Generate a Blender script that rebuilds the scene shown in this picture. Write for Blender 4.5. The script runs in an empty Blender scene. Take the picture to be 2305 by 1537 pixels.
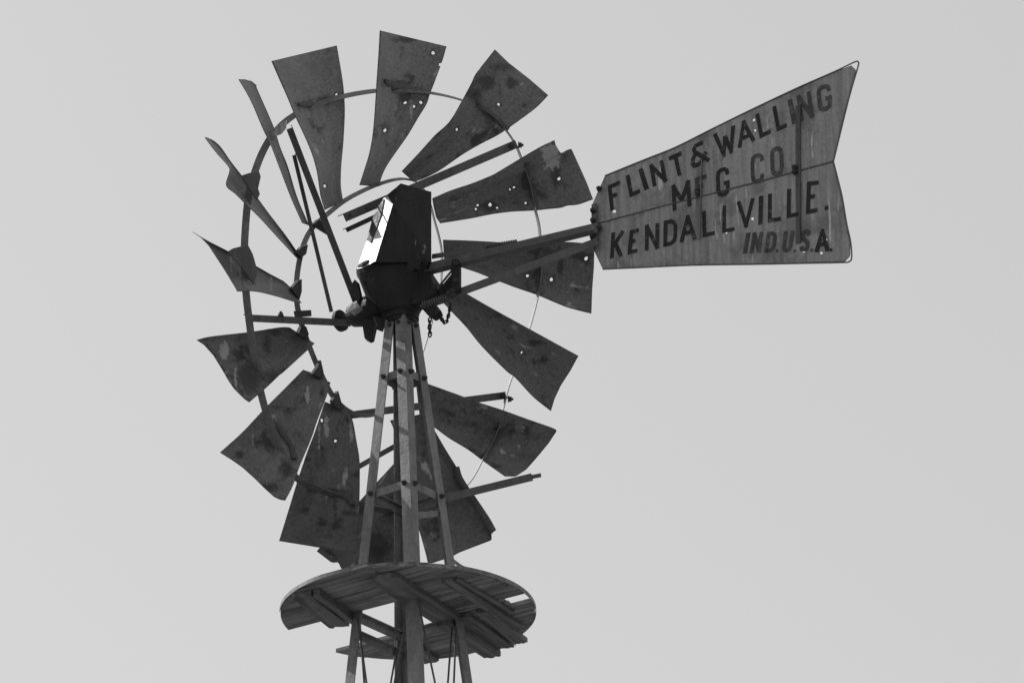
import bpy, bmesh, math, random
from mathutils import Vector, Matrix
random.seed(7)
SC = bpy.context.scene
COL = SC.collection
R = math.radians

# ---------------------------------------------------------------- camera
PW, PH, FPX = 2305.0, 1537.0, 11000.0
PITCH, ROLL = R(24.7), -0.014
CAM = Vector((0, 0, 1.6))
FW = Vector((0, math.cos(PITCH), math.sin(PITCH)))
_r0 = Vector((1, 0, 0)); _u0 = Vector((0, -math.sin(PITCH), math.cos(PITCH)))
RT = math.cos(ROLL) * _r0 + math.sin(ROLL) * _u0
UP = math.cos(ROLL) * _u0 - math.sin(ROLL) * _r0
cd = bpy.data.cameras.new('camera'); co = bpy.data.objects.new('camera', cd); COL.objects.link(co)
m = Matrix((RT, UP, -FW)).transposed().to_4x4(); m.translation = CAM
co.matrix_world = m
cd.sensor_width = 36.0; cd.lens = FPX / PW * 36.0; cd.clip_start = 0.1; cd.clip_end = 6000
SC.camera = co

# ---------------------------------------------------------------- sky, sun, exposure
SUN_AZ = Vector((-math.cos(R(31)), math.sin(R(31)), 0)); SUN_EL = R(40)
SUN = Vector((SUN_AZ.x * math.cos(SUN_EL), SUN_AZ.y * math.cos(SUN_EL), math.sin(SUN_EL)))
w = bpy.data.worlds.new('World'); SC.world = w; w.use_nodes = True
nt = w.node_tree; nt.nodes.clear()
sky = nt.nodes.new('ShaderNodeTexSky'); sky.sky_type = 'NISHITA'; sky.sun_disc = False
sky.sun_elevation = SUN_EL; sky.sun_rotation = math.atan2(SUN.x, SUN.y)
sky.altitude = 200; sky.air_density = 1.0; sky.dust_density = 2.0; sky.ozone_density = 1.0
bw = nt.nodes.new('ShaderNodeRGBToBW')                       # black-and-white picture
hz = nt.nodes.new('ShaderNodeMath'); hz.operation = 'MULTIPLY_ADD'   # thin high haze evens the sky out
hz.inputs[1].default_value = 0.7; hz.inputs[2].default_value = 4.15
bg = nt.nodes.new('ShaderNodeBackground'); bg.inputs[1].default_value = 0.1
wo = nt.nodes.new('ShaderNodeOutputWorld')
nt.links.new(sky.outputs[0], bw.inputs[0]); nt.links.new(bw.outputs[0], hz.inputs[0])
nt.links.new(hz.outputs[0], bg.inputs[0]); nt.links.new(bg.outputs[0], wo.inputs[0])
sl = bpy.data.lights.new('sun', 'SUN'); sl.energy = 4.5; sl.angle = R(0.5); sl.color = (1, 1, 1)
so = bpy.data.objects.new('sun', sl); COL.objects.link(so)
so.rotation_euler = SUN.to_track_quat('Z', 'Y').to_euler(); so.location = (-20, 20, 40)
vs = SC.view_settings; vs.view_transform = 'Standard'; vs.look = 'None'; vs.exposure = 0.0; vs.gamma = 1.0
vs.use_curve_mapping = False

# ---------------------------------------------------------------- picture point -> direction -> place
def ray(x, y):
    return FW + RT * ((x - PW / 2) / FPX) - UP * ((y - PH / 2) / FPX)
def on_plane(x, y, P, n):
    d = ray(x, y); return CAM + d * ((P - CAM).dot(n) / d.dot(n))
def on_z(x, y, z):
    d = ray(x, y); return CAM + d * ((z - CAM.z) / d.z)
T1 = CAM + ray(907.5, 854) * 20.5                            # tower axis, first girt level
T2 = on_plane(918, 1382, T1, Vector((0, 1, 0)))              # tower axis at the platform
YT = T1.y; ZP = T2.z
def on_y(x, y, dy=0.0):
    return on_plane(x, y, Vector((0, YT + dy, 0)), Vector((0, 1, 0)))
MPX = 20.5 / FPX                                             # metres per pixel at the head
def axis(z):
    t = (z - T1.z) / (T2.z - T1.z); return T1.lerp(T2, t)

# ---------------------------------------------------------------- materials
def material(name, lo, hi, dark=0.02, dark_amt=0.5, streak=0.5, rough=0.7, metallic=0.0, grain=60.0,
             squash=(30, 30, 3), blot=5.0, light=None, light_amt=0.0, bump=0.15, axis_attr=None, spec=0.3, stain=False, vary=0.0, blr=(0.52, 0.72), lth=0.64):
    mt = bpy.data.materials.new(name); mt.use_nodes = True
    N, L = mt.node_tree.nodes, mt.node_tree.links
    b = N['Principled BSDF']
    def nd(t, **k):
        n = N.new(t)
        for a, v in k.items(): setattr(n, a, v)
        return n
    tc = nd('ShaderNodeTexCoord'); oi = nd('ShaderNodeObjectInfo')
    if axis_attr:
        at = nd('ShaderNodeAttribute'); at.attribute_name = axis_attr; cv = at.outputs['Vector']
    else:
        cv = tc.outputs['Object']
    rw = nd('ShaderNodeMath', operation='MULTIPLY'); rw.inputs[1].default_value = 40; L.new(oi.outputs['Random'], rw.inputs[0])
    def noise(scale, detail=4, vec=None, rough_=0.6, off=0.0):
        n = nd('ShaderNodeTexNoise', noise_dimensions='4D'); n.inputs['Scale'].default_value = scale
        n.inputs['Detail'].default_value = detail; n.inputs['Roughness'].default_value = rough_
        L.new(vec if vec else cv, n.inputs['Vector'])
        a = nd('ShaderNodeMath', operation='ADD'); a.inputs[1].default_value = off
        L.new(rw.outputs[0], a.inputs[0]); L.new(a.outputs[0], n.inputs['W']); return n.outputs['Fac']
    def ramp(src, a, b_, v0=0.0, v1=1.0):
        r = nd('ShaderNodeMapRange', interpolation_type='SMOOTHSTEP')
        r.inputs['From Min'].default_value = a; r.inputs['From Max'].default_value = b_
        r.inputs['To Min'].default_value = v0; r.inputs['To Max'].default_value = v1
        L.new(src, r.inputs['Value']); return r.outputs[0]
    def math2(op, a, b_):
        n = nd('ShaderNodeMath', operation=op)
        for i, s in enumerate((a, b_)):
            if isinstance(s, (int, float)): n.inputs[i].default_value = s
            else: L.new(s, n.inputs[i])
        return n.outputs[0]
    def mix(f, a, b_):
        n = nd('ShaderNodeMix', data_type='FLOAT')
        for i, s in ((0, f), (2, a), (3, b_)):
            if isinstance(s, (int, float)): n.inputs[i].default_value = s
            else: L.new(s, n.inputs[i])
        return n.outputs[0]
    mp = nd('ShaderNodeMapping'); mp.inputs['Scale'].default_value = squash; L.new(cv, mp.inputs['Vector'])
    st = ramp(noise(1.0, 5, mp.outputs[0]), 0.3, 0.7)
    gr = ramp(noise(grain, 6), 0.3, 0.7)
    base = mix(math2('ADD', math2('MULTIPLY', st, streak), math2('MULTIPLY', gr, 1 - streak)), lo, hi)
    blv = noise(blot, 7, None, 0.65, 11.3)
    bl = ramp(blv, blr[0], blr[1], 0.0, dark_amt)
    c = mix(bl, base, dark)
    if vary:                                                  # object colour scales the tone of each sheet
        sp = nd('ShaderNodeSeparateColor'); L.new(oi.outputs['Color'], sp.inputs[0]); c = math2('MULTIPLY', c, sp.outputs[0])
    if stain:                                                 # rust rings, runs and pale scuffs recorded on the sheet
        rs = nd('ShaderNodeAttribute'); rs.attribute_name = 'rust'
        q = math2('ADD', rs.outputs['Fac'], math2('MULTIPLY', math2('SUBTRACT', noise(42, 9, None, 0.8, 3.3), 0.5), 2.3))
        q = math2('MULTIPLY', ramp(q, 0.25, 0.85), ramp(rs.outputs['Fac'], 0.03, 0.2))
        c = mix(math2('MULTIPLY', q, 0.8), c, 0.02)
        pa_ = nd('ShaderNodeAttribute'); pa_.attribute_name = 'pale'
        q = math2('ADD', pa_.outputs['Fac'], math2('MULTIPLY', math2('SUBTRACT', noise(44, 8, None, 0.75, 8.3), 0.5), 2.8))
        q = math2('MULTIPLY', ramp(q, 0.42, 0.62), ramp(pa_.outputs['Fac'], 0.05, 0.25))
        c = mix(math2('MULTIPLY', q, 0.8), c, 0.36)
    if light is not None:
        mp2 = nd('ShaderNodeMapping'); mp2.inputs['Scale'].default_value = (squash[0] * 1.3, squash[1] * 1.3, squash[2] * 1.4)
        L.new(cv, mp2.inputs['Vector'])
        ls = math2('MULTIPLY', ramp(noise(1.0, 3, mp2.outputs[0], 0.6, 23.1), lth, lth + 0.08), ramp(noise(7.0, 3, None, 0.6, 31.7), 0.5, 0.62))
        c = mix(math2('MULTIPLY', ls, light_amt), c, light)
    cc = nd('ShaderNodeCombineColor')
    for i in range(3): L.new(c, cc.inputs[i])
    L.new(cc.outputs[0], b.inputs['Base Color'])
    b.inputs['Metallic'].default_value = metallic
    L.new(ramp(gr, 0, 1, rough - 0.08, min(1, rough + 0.12)), b.inputs['Roughness'])
    b.inputs['Specular IOR Level'].default_value = spec
    bp = nd('ShaderNodeBump'); bp.inputs['Strength'].default_value = bump; bp.inputs['Distance'].default_value = 0.004
    L.new(math2('ADD', gr, math2('MULTIPLY', blv, 2.0)), bp.inputs['Height']); L.new(bp.outputs[0], b.inputs['Normal'])
    return mt

M = {}
M['blade'] = material('weathered_blade_steel', 0.085, 0.22, dark=0.022, dark_amt=0.8, streak=0.3, squash=(20, 8, 1), grain=75, blot=9, blr=(0.54, 0.64), stain=True, vary=1, light=0.4, light_amt=0.75, lth=0.6, axis_attr='sheet', rough=0.55, bump=0.3, metallic=0.25, spec=0.4)
M['vane'] = material('galvanised_vane_sheet', 0.15, 0.33, dark=0.08, dark_amt=0.5, streak=0.65, squash=(48, 48, 2.6), grain=85, blot=6, blr=(0.5, 0.62), light=0.5, light_amt=0.9, lth=0.58, rough=0.65)
M['rim'] = material('rim_strap_steel', 0.09, 0.2, dark=0.03, dark_amt=0.6, rough=0.5, metallic=0.2, blot=9)
M['arm'] = material('wheel_arm_steel', 0.055, 0.115, dark=0.018, dark_amt=0.6, rough=0.6, blot=8, light=0.25, light_amt=0.5)
M['bracket'] = material('rusty_bracket_iron', 0.03, 0.07, dark=0.014, dark_amt=0.7, rough=0.75, blot=14)
M['stiff'] = material('stiffener_steel', 0.12, 0.2, dark=0.05, dark_amt=0.6, rough=0.65, blot=8)
M['clip'] = material('worn_clip_iron', 0.05, 0.11, dark=0.02, dark_amt=0.6, rough=0.7, blot=12)
M['angle'] = material('tower_angle_iron', 0.10, 0.24, dark=0.05, dark_amt=0.75, streak=0.5, squash=(26, 26, 5), blot=5, light=0.42, light_amt=0.5, rough=0.6, metallic=0.1)
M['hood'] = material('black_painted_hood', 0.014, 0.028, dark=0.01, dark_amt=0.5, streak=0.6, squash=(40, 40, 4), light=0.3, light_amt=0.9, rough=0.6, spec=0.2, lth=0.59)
M['sunlit_metal'] = material('sunlit_pale_metal', 0.3, 0.8, dark=0.2, dark_amt=0.6, streak=0.8, squash=(70, 70, 7), blot=14, rough=0.55, metallic=0.6)  # sun brightness of the lit faces put into a pale metal colour
M['cast'] = material('oily_cast_iron', 0.010, 0.024, dark=0.006, dark_amt=0.5, grain=90, light=0.10, light_amt=0.6, rough=0.6, bump=0.35, spec=0.25)
M['tailarm'] = material('tail_arm_steel', 0.065, 0.125, dark=0.02, dark_amt=0.6, light=0.35, light_amt=0.7, squash=(30, 30, 6), rough=0.55)
M['wood'] = material('weathered_board', 0.04, 0.27, dark=0.02, dark_amt=0.55, streak=0.85, squash=(3, 42, 42), blot=4, rough=0.85, axis_attr='sheet', bump=0.4)
M['endwood'] = material('weathered_batten', 0.055, 0.19, dark=0.03, dark_amt=0.6, streak=0.8, squash=(3, 50, 50), blot=6, rough=0.85, axis_attr='sheet', bump=0.4)
M['paint'] = material('black_sign_paint', 0.010, 0.022, dark=0.11, dark_amt=0.6, grain=120, blot=38, blr=(0.56, 0.64), rough=0.7)
M['faded'] = material('faded_sign_paint', 0.02, 0.075, dark=0.12, dark_amt=0.6, grain=90, blot=34, blr=(0.5, 0.62), rough=0.7)
M['ground'] = material('dry_ground', 0.13, 0.24, dark=0.09, dark_amt=0.5, streak=0.3, grain=8, blot=0.2, rough=0.95)

# ---------------------------------------------------------------- building helpers
BASE = {}
def thing(name, loc, label, cat, group=None):
    o = bpy.data.objects.new(name, None); COL.objects.link(o); o.location = loc
    o.empty_display_size = 0.1; o['label'] = label; o['category'] = cat
    if group: o['group'] = group
    BASE[o.name] = Vector(loc); return o
def root_loc(p):
    while p.parent: p = p.parent
    return BASE[p.name]
def obj(name, verts, faces, mat, parent, smooth=False, label=None, sheet=None, thick=0.0):
    me = bpy.data.meshes.new(name)
    L0 = root_loc(parent) if parent else Vector((0, 0, 0))
    me.from_pydata([tuple(Vector(v) - L0) for v in verts], [], faces); me.validate(); me.update()
    bm = bmesh.new(); bm.from_mesh(me); bmesh.ops.recalc_face_normals(bm, faces=bm.faces); bm.to_mesh(me); bm.free()
    if smooth:
        for p in me.polygons: p.use_smooth = True
    if sheet is not None:
        at = me.attributes.new('sheet', 'FLOAT_VECTOR', 'POINT')
        for i, s in enumerate(sheet): at.data[i].vector = s
    me.materials.append(M[mat])
    o = bpy.data.objects.new(name, me); COL.objects.link(o); o.parent = parent
    if label: o['label'] = label
    if thick:
        md = o.modifiers.new('thickness', 'SOLIDIFY'); md.thickness = thick; md.offset = 0
    return o
class MB:                                                     # collects boxes, tubes and prisms that form ONE part
    def __init__(s): s.v = []; s.f = []
    def add(s, v, f):
        k = len(s.v); s.v += [Vector(x) for x in v]; s.f += [tuple(i + k for i in q) for q in f]; return s
    def prism(s, bottom, top):
        n = len(bottom)
        return s.add(list(bottom) + list(top), [tuple(range(n))[::-1], tuple(range(n, 2 * n))] +
                     [(i, (i + 1) % n, n + (i + 1) % n, n + i) for i in range(n)])
    def bar(s, p0, p1, wdir, w, t):                           # flat bar: width w along wdir, thickness t
        p0, p1 = Vector(p0), Vector(p1); d = (p1 - p0).normalized()
        a = (Vector(wdir) - d * Vector(wdir).dot(d)).normalized(); n = d.cross(a)
        q = [p0 + a * (i * w / 2) + n * (j * t / 2) for i, j in ((-1, -1), (1, -1), (1, 1), (-1, 1))]
        return s.prism(q, [x + (p1 - p0) for x in q])
    def angle(s, p0, p1, da, db, wa, wb, t):                  # L-section: corner line p0-p1, flanges along da and db
        p0, p1 = Vector(p0), Vector(p1); d = (p1 - p0).normalized()
        a = (Vector(da) - d * Vector(da).dot(d)).normalized(); b = (Vector(db) - d * Vector(db).dot(d)); b = b.normalized()
        q = [p0, p0 + a * wa, p0 + a * wa + b * t, p0 + a * t + b * t, p0 + a * t + b * wb, p0 + b * wb]
        return s.prism(q, [x + (p1 - p0) for x in q])
    def tube(s, pts, r, n=8, closed=False, caps=True):
        pts = [Vector(p) for p in pts]; m_ = len(pts); rings = []; prev = None
        for i, p in enumerate(pts):
            if closed: d = pts[(i + 1) % m_] - pts[i - 1]
            else: d = pts[min(i + 1, m_ - 1)] - pts[max(i - 1, 0)]
            d.normalize()
            if prev is None:
                a = d.orthogonal().normalized()
            else:
                a = (prev - d * prev.dot(d)).normalized()
            prev = a; b = d.cross(a)
            rr = r[i] if isinstance(r, (list, tuple)) else r
            rings.append([p + (a * math.cos(2 * math.pi * k / n) + b * math.sin(2 * math.pi * k / n)) * rr for k in range(n)])
        v = [x for rg in rings for x in rg]; f = []
        for i in range(m_ if closed else m_ - 1):
            j = (i + 1) % m_
            f += [(i * n + k, i * n + (k + 1) % n, j * n + (k + 1) % n, j * n + k) for k in range(n)]
        if caps and not closed: f += [tuple(range(n))[::-1], tuple(range((m_ - 1) * n, m_ * n))]
        return s.add(v, f)
    def build(s, name, mat, parent, **k): return obj(name, s.v, s.f, mat, parent, **k)

def poly_sample(pts, n):
    pts = [Vector((p[0], p[1])) for p in pts]; cum = [0]
    for a, b in zip(pts, pts[1:]): cum.append(cum[-1] + (b - a).length)
    out = []
    for i in range(n):
        t = cum[-1] * i / (n - 1); k = 0
        while k < len(cum) - 2 and cum[k + 1] < t: k += 1
        L_ = cum[k + 1] - cum[k]
        out.append(pts[k].lerp(pts[k + 1], (t - cum[k]) / L_ if L_ else 0))
    return out
def smooth_path(pts, sub=6):                                  # Catmull-Rom through 2D or 3D points
    P = [Vector(p) for p in pts]; P = [P[0] * 2 - P[1]] + P + [P[-1] * 2 - P[-2]]; out = []
    for i in range(1, len(P) - 2):
        for k in range(sub):
            t = k / sub
            out.append(0.5 * ((2 * P[i]) + (P[i + 1] - P[i - 1]) * t + (2 * P[i - 1] - 5 * P[i] + 4 * P[i + 1] - P[i + 2]) * t * t
                              + (3 * P[i] - P[i - 1] - 3 * P[i + 1] + P[i + 2]) * t ** 3))
    out.append(P[-2]); return out
def coons(A, B, root, tip, nu, nv):                           # A,B: side edges root->tip; root,tip: A side -> B side
    a, b = poly_sample(A, nv + 1), poly_sample(B, nv + 1); r, t = poly_sample(root, nu + 1), poly_sample(tip, nu + 1)
    g = []
    for j in range(nv + 1):
        v = j / nv; row = []
        for i in range(nu + 1):
            u = i / nu
            row.append(a[j] * (1 - u) + b[j] * u + r[i] * (1 - v) + t[i] * v -
                       (r[0] * (1 - u) * (1 - v) + r[-1] * u * (1 - v) + t[0] * (1 - u) * v + t[-1] * u * v))
        g.append(row)
    return g
def punch(g, holes, nu, nv):                                  # open real holes in a grid sheet, rims snapped to a ragged circle
    gone = set()
    for (hx, hy, hr) in holes:
        hr *= 0.74; ha, hs = random.uniform(0, 3.1), random.uniform(0.62, 1.0); h = Vector((hx, hy)); hit = []; best = (1e9, None)
        for j in range(nv):
            for i in range(nu):
                c = (g[j][i] + g[j][i + 1] + g[j + 1][i] + g[j + 1][i + 1]) / 4; d = (c - h).length
                if d < hr: hit.append((i, j))
                if d < best[0]: best = (d, (i, j))
        if not hit:
            if best[0] > 9: continue
            hit = [best[1]]
        gone |= set(hit); ring = set()
        for (i, j) in hit: ring |= {(i, j), (i + 1, j), (i, j + 1), (i + 1, j + 1)}
        inner = {q for q in ring if all((q[0] - a, q[1] - b) in gone for a in (0, 1) for b in (0, 1))}
        for (i, j) in ring - inner:
            if i in (0, nu) or j in (0, nv): continue
            d = g[j][i] - h
            if d.length > 1e-6: g[j][i] = h + d.normalized() * hr * random.uniform(0.85, 1.15) * (1 - (1 - hs) * math.sin(math.atan2(d.y, d.x) - ha) ** 2)
    return gone
def bolt_mesh(mat):
    mb = MB(); 
    for z0, z1, r_, n in ((0, 0.004, 0.0115, 12), (0.004, 0.013, 0.009, 6), (0.013, 0.019, 0.0045, 8)):
        q = [Vector((r_ * math.cos(2 * math.pi * k / n), r_ * math.sin(2 * math.pi * k / n), z0)) for k in range(n)]
        mb.prism(q, [x + Vector((0, 0, z1 - z0)) for x in q])
    me = bpy.data.meshes.new('bolt'); me.from_pydata(mb.v, [], mb.f); me.materials.append(M[mat]); return me
BOLT = bolt_mesh('bracket')
def bolt(p, n, parent, s=1.0):
    o = bpy.data.objects.new('bolt', BOLT); COL.objects.link(o); o.parent = parent
    o.location = Vector(p) - root_loc(parent); o.rotation_euler = Vector(n).to_track_quat('Z', 'Y').to_euler(); o.scale = (s, s, s)
    return o
def prism_px(poly, P, n, t, mb=None):                         # outline on a plane through P with normal n, given real thickness
    n = Vector(n).normalized(); q = [on_plane(x, y, P, n) for x, y in poly]
    mb = mb or MB(); return mb.prism([x - n * t / 2 for x in q], [x + n * t / 2 for x in q])

# ---------------------------------------------------------------- ground
S = 3000
gv = [(x, y, 0) for y in (-S, 0, S) for x in (-S, 0, S)]
g = obj('ground', gv, [(0, 1, 4, 3), (1, 2, 5, 4), (3, 4, 7, 6), (4, 5, 8, 7)], 'ground', None); g['kind'] = 'structure'

# ---------------------------------------------------------------- tower
tower = thing('windmill_tower', axis(0.0), 'slender four-legged angle iron windmill tower with cross girts and tie rods', 'tower')
BETA = R(8)
def rleg(z): return 0.103 + (T1.z - z) * 0.117
OUT = {'left': Vector((-math.cos(BETA), -math.sin(BETA), 0)), 'right': Vector((math.cos(BETA), math.sin(BETA), 0)),
       'near': Vector((math.sin(BETA), -math.cos(BETA), 0)), 'far': Vector((-math.sin(BETA), math.cos(BETA), 0))}
def rot(v, a): return Vector((v.x * math.cos(a) - v.y * math.sin(a), v.x * math.sin(a) + v.y * math.cos(a), 0))
def corner(k, z): return axis(z) + OUT[k] * rleg(z)
ZTOP = on_y(905, 712).z
for k in ('left', 'near', 'right', 'far'):
    i1, i2 = rot(-OUT[k], R(45)), rot(-OUT[k], R(-45))
    MB().angle(corner(k, 0.0), corner(k, ZTOP), i1, i2, 0.048, 0.048, 0.005).build('leg', 'angle', tower)
def girt(k0, k1, z, wdt=0.034, drop=0.0, mat='angle', bolts=True):
    a, b = corner(k0, z), corner(k1, z + drop); d = (b - a).normalized()
    n = d.cross(Vector((0, 0, 1))).normalized()
    if n.dot(a - axis(z)) < 0: n = -n
    q = n * -0.009
    MB().angle(a + d * 0.012 + q + Vector((0, 0, wdt / 2)), b - d * 0.012 + q + Vector((0, 0, wdt / 2)), Vector((0, 0, -1)), -n, wdt, 0.02, 0.004).build('girt', mat, tower)
    if bolts:
        bolt(a + d * 0.028 + n * 0.001, n, tower); bolt(b - d * 0.028 + n * 0.001, n, tower)
pairs = (('left', 'near'), ('near', 'right'), ('left', 'far'), ('far', 'right'))
zl1 = on_y(907.5, 854).z; zl2 = on_y(911.5, 1118).z
for z in (zl1, zl2): [girt(a, b, z) for a, b in pairs]
for a, b in pairs[2:]: girt(a, b, ZP - 0.02, 0.04)
girt('left', 'far', ZP - 0.095, 0.034)
for lv in (ZP - 2.5, ZP - 5.0, ZP - 7.4): [girt(a, b, lv, 0.045, bolts=False) for a, b in pairs]
girt('near', 'right', zl2 - 0.16, 0.026, 0.10, bolts=False)
def rod(k0, z0, k1, z1, off=0.0):
    a, b = corner(k0, z0), corner(k1, z1); d = (b - a); d.z = 0; d.normalize()
    MB().tube([a + d * 0.02 - OUT[k0] * (0.012 + off), b - d * 0.02 - OUT[k1] * (0.012 + off)], 0.0042, 8).build('tie_rod', 'arm', tower)
for a, b in pairs:
    o_ = 0.012 if 'far' in (a, b) else 0.0
    rod(a, ZP - 0.03, b, ZP - 2.45, o_); rod(b, ZP - 0.03, a, ZP - 2.45, o_ + 0.014)
    rod(a, ZP - 2.55, b, ZP - 4.95); rod(b, ZP - 2.55, a, ZP - 4.95, 0.014)
for k in ('left', 'near', 'right'):                           # bolts at the leg tops and splices
    for zz in (on_y(905, 737).z,):
        for s_ in (-1, 1):
            n = rot(OUT[k], R(45) * s_); dd = rot(-OUT[k], R(45) * -s_)
            bolt(corner(k, zz) + dd * 0.03 + n * 0.001, n, tower, 0.8)

# ---------------------------------------------------------------- service platform (boards on two levels of battens)
plat = thing('service_platform', T2, 'round broken plank platform with battens and edge strap round the tower legs', 'platform')
EN, SN = Vector((0.835, -0.55, 0)), Vector((0.55, 0.835, 0))  # along the boards / across them
PR = 0.522
def pl(e, s, z): return Vector((T2.x, T2.y, ZP + z)) + EN * e + SN * s
def board(s0, s1, e0=None, e1=None, z=0.0, t=0.017, name='plank', mat='wood', ragged=0.004, rad=PR):
    n = 18; lo, hi = [], []
    for i in range(n + 1):
        s = s0 + (s1 - s0) * i / n; c = math.sqrt(max(rad * rad - s * s, 0.0))
        a = -c if e0 is None else max(e0, -c); b = c if e1 is None else min(e1, c)
        if e0 is not None and a == e0: a += random.uniform(-ragged, ragged)
        if e1 is not None and b == e1: b += random.uniform(-ragged, ragged)
        lo.append((a, s)); hi.append((b, s))
    poly = lo + hi[::-1]
    bt = [pl(e, s, z) for e, s in poly]; tp = [pl(e, s, z + t) for e, s in poly]
    sh = [(e, s, 0) for e, s in poly] + [(e, s, t) for e, s in poly]
    m_ = len(poly); f = [(m_ + i, m_ + i + 1, m_ + 2 * n - i, m_ + 2 * n + 1 - i) for i in range(n)]
    f += [(i + 1, i, 2 * n + 1 - i, 2 * n - i) for i in range(n)]
    f += [(i, (i + 1) % m_, m_ + (i + 1) % m_, m_ + i) for i in range(m_)]
    return obj(name, bt + tp, f, mat, plat, sheet=sh)
board(-0.362, -0.142); board(-0.462, -0.366, e1=0.16); board(-0.52, -0.366, e0=0.165, z=0.002); board(-0.519, -0.466, e1=0.155, z=0.004)
board(-0.138, -0.026, e0=0.125, e1=0.5); board(-0.022, 0.088, e0=0.135); board(0.178, 0.262, e0=0.15)
board(0.178, 0.30, e1=0.146, z=-0.001); board(0.092, 0.174, e0=0.15, e1=0.395); board(0.304, 0.41, z=0.001); board(0.414, 0.518, z=-0.002)
board(0.266, 0.30, e0=0.15)
def batten(p0, p1, wdt, z, t, round_end=False, name='batten', rag=0.006):
    a, b = Vector((p0[0], p0[1], 0)), Vector((p1[0], p1[1], 0)); d = (b - a).normalized(); n = Vector((-d.y, d.x, 0))
    poly = []
    if round_end: poly += [a + n * (wdt / 2 * math.cos(q)) - d * (wdt * 0.42 * math.sin(q)) for q in [math.pi * i / 10 for i in range(11)]]
    else: poly += [a + n * wdt / 2, a - n * wdt / 2]
    for i in range(7): poly.append(b + n * (wdt * (i / 6 - 0.5)) + d * random.uniform(-rag, rag) * 2)
    o0 = Vector((T2.x, T2.y, ZP + z))
    bt = [o0 + q for q in poly]; tp = [x + Vector((0, 0, t)) for x in bt]
    sh = [(q.dot(d), q.dot(n), 0) for q in poly] + [(q.dot(d), q.dot(n), t) for q in poly]
    mb = MB().prism(bt, tp); return obj(name, mb.v, mb.f, 'endwood', plat, sheet=sh)
batten((-0.425, -0.275), (-0.285, 0.065), 0.085, -0.026, 0.025)
batten((-0.362, -0.30), (-0.215, 0.02), 0.03, -0.034, 0.033)
batten((-0.075, -0.41), (0.19, 0.08), 0.12, -0.022, 0.021, True)
batten((0.215, 0.0), (0.395, 0.355), 0.085, -0.021, 0.020)
batten((0.15, 0.02), (0.345, 0.39), 0.075, -0.043, 0.0205)
batten((0.31, -0.06), (0.465, 0.30), 0.06, -0.020, 0.019)
batten((0.165, -0.40), (0.455, 0.13), 0.045, -0.018, 0.017)
batten((0.205, -0.40), (0.43, -0.03), 0.018, -0.012, 0.011)
batten((-0.02, 0.27), (0.09, 0.50), 0.07, -0.022, 0.020)
# thin strap round the near edge, sprung loose at one end
def edge(phi, r=PR + 0.004, z=0.009): return Vector((T2.x + r * math.cos(phi), T2.y + r * math.sin(phi), ZP + z))
def strap(name, pts, h, t, parent, mat):
    v, f = [], []
    for i, p in enumerate(pts):
        d = (pts[min(i + 1, len(pts) - 1)] - pts[max(i - 1, 0)]).normalized(); n = d.cross(Vector((0, 0, 1))).normalized()
        for a, b in ((-1, -1), (1, -1), (1, 1), (-1, 1)): v.append(p + n * (a * t / 2) + Vector((0, 0, b * h / 2)))
    for i in range(len(pts) - 1):
        f += [(i * 4 + k, i * 4 + (k + 1) % 4, i * 4 + 4 + (k + 1) % 4, i * 4 + 4 + k) for k in range(4)]
    k = (len(pts) - 1) * 4; f += [(0, 3, 2, 1), (k, k + 1, k + 2, k + 3)]
    return obj(name, v, f, mat, parent)
pts = [edge(R(a)) for a in range(35, -62, -4)]
last = pts[-1]
pts += smooth_path([last, on_plane(1040, 1276, last, Vector((0, 1, 0))), on_plane(1015, 1257, last, Vector((0, 1, 0)))], 4)[1:]
strap('edge_strap', pts, 0.018, 0.003, plat, 'rim')
strap('edge_strap', [edge(R(a)) for a in range(185, 248, 4)], 0.016, 0.003, plat, 'angle')

# ---------------------------------------------------------------- wind wheel
WY, WT = R(38.8), R(-12)
AX = Vector((math.cos(WY) * math.cos(WT), -math.sin(WY) * math.cos(WT), math.sin(WT)))
WC = CAM + ray(887, 665) * 20.84                              # centre of the outer ring
RO, RI, DISH = 0.927, 0.482, 0.098
def on_wheel(x, y, off=0.0):                                  # point on the dished wheel surface (+off along the axle)
    p = on_plane(x, y, WC + AX * off, AX)
    for _ in range(4):
        d = p - WC; rad = (d - AX * d.dot(AX)).length
        p = on_plane(x, y, WC + AX * (off - DISH * (RO - rad) / (RO - RI)), AX)
    return p
wheel = thing('wind_wheel', WC - AX * 0.15, 'many-bladed steel wind wheel with bent torn blades and broken arms behind the tower', 'wind wheel')
def ring(name, px, half, tilt):
    P = [on_wheel(x, y) for x, y in px]; cc = sum(P, Vector()) / len(P); v, f = [], []
    for p in P:
        rad = (p - cc); rad -= AX * rad.dot(AX); rad.normalize()
        a = AX * math.cos(tilt) - rad * math.sin(tilt); n = rad * math.cos(tilt) + AX * math.sin(tilt)
        for i, j in ((-1, -1), (1, -1), (1, 1), (-1, 1)): v.append(p + a * (half * i) + n * (0.0018 * j))
    m_ = len(P)
    for i in range(m_):
        j = (i + 1) % m_; f += [(i * 4 + k, i * 4 + (k + 1) % 4, j * 4 + (k + 1) % 4, j * 4 + k) for k in range(4)]
    return obj(name, v, f, 'rim', wheel, smooth=False)
def closed_smooth(px, sub=5):
    n = len(px); P = [Vector(p) for p in px]; out = []
    for i in range(n):
        a, b, c, d = P[i - 1], P[i], P[(i + 1) % n], P[(i + 2) % n]
        for k in range(sub):
            t = k / sub
            out.append(0.5 * (2 * b + (c - a) * t + (2 * a - 5 * b + 4 * c - d) * t * t + (3 * b - a - 3 * c + d) * t ** 3))
    return out
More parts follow.
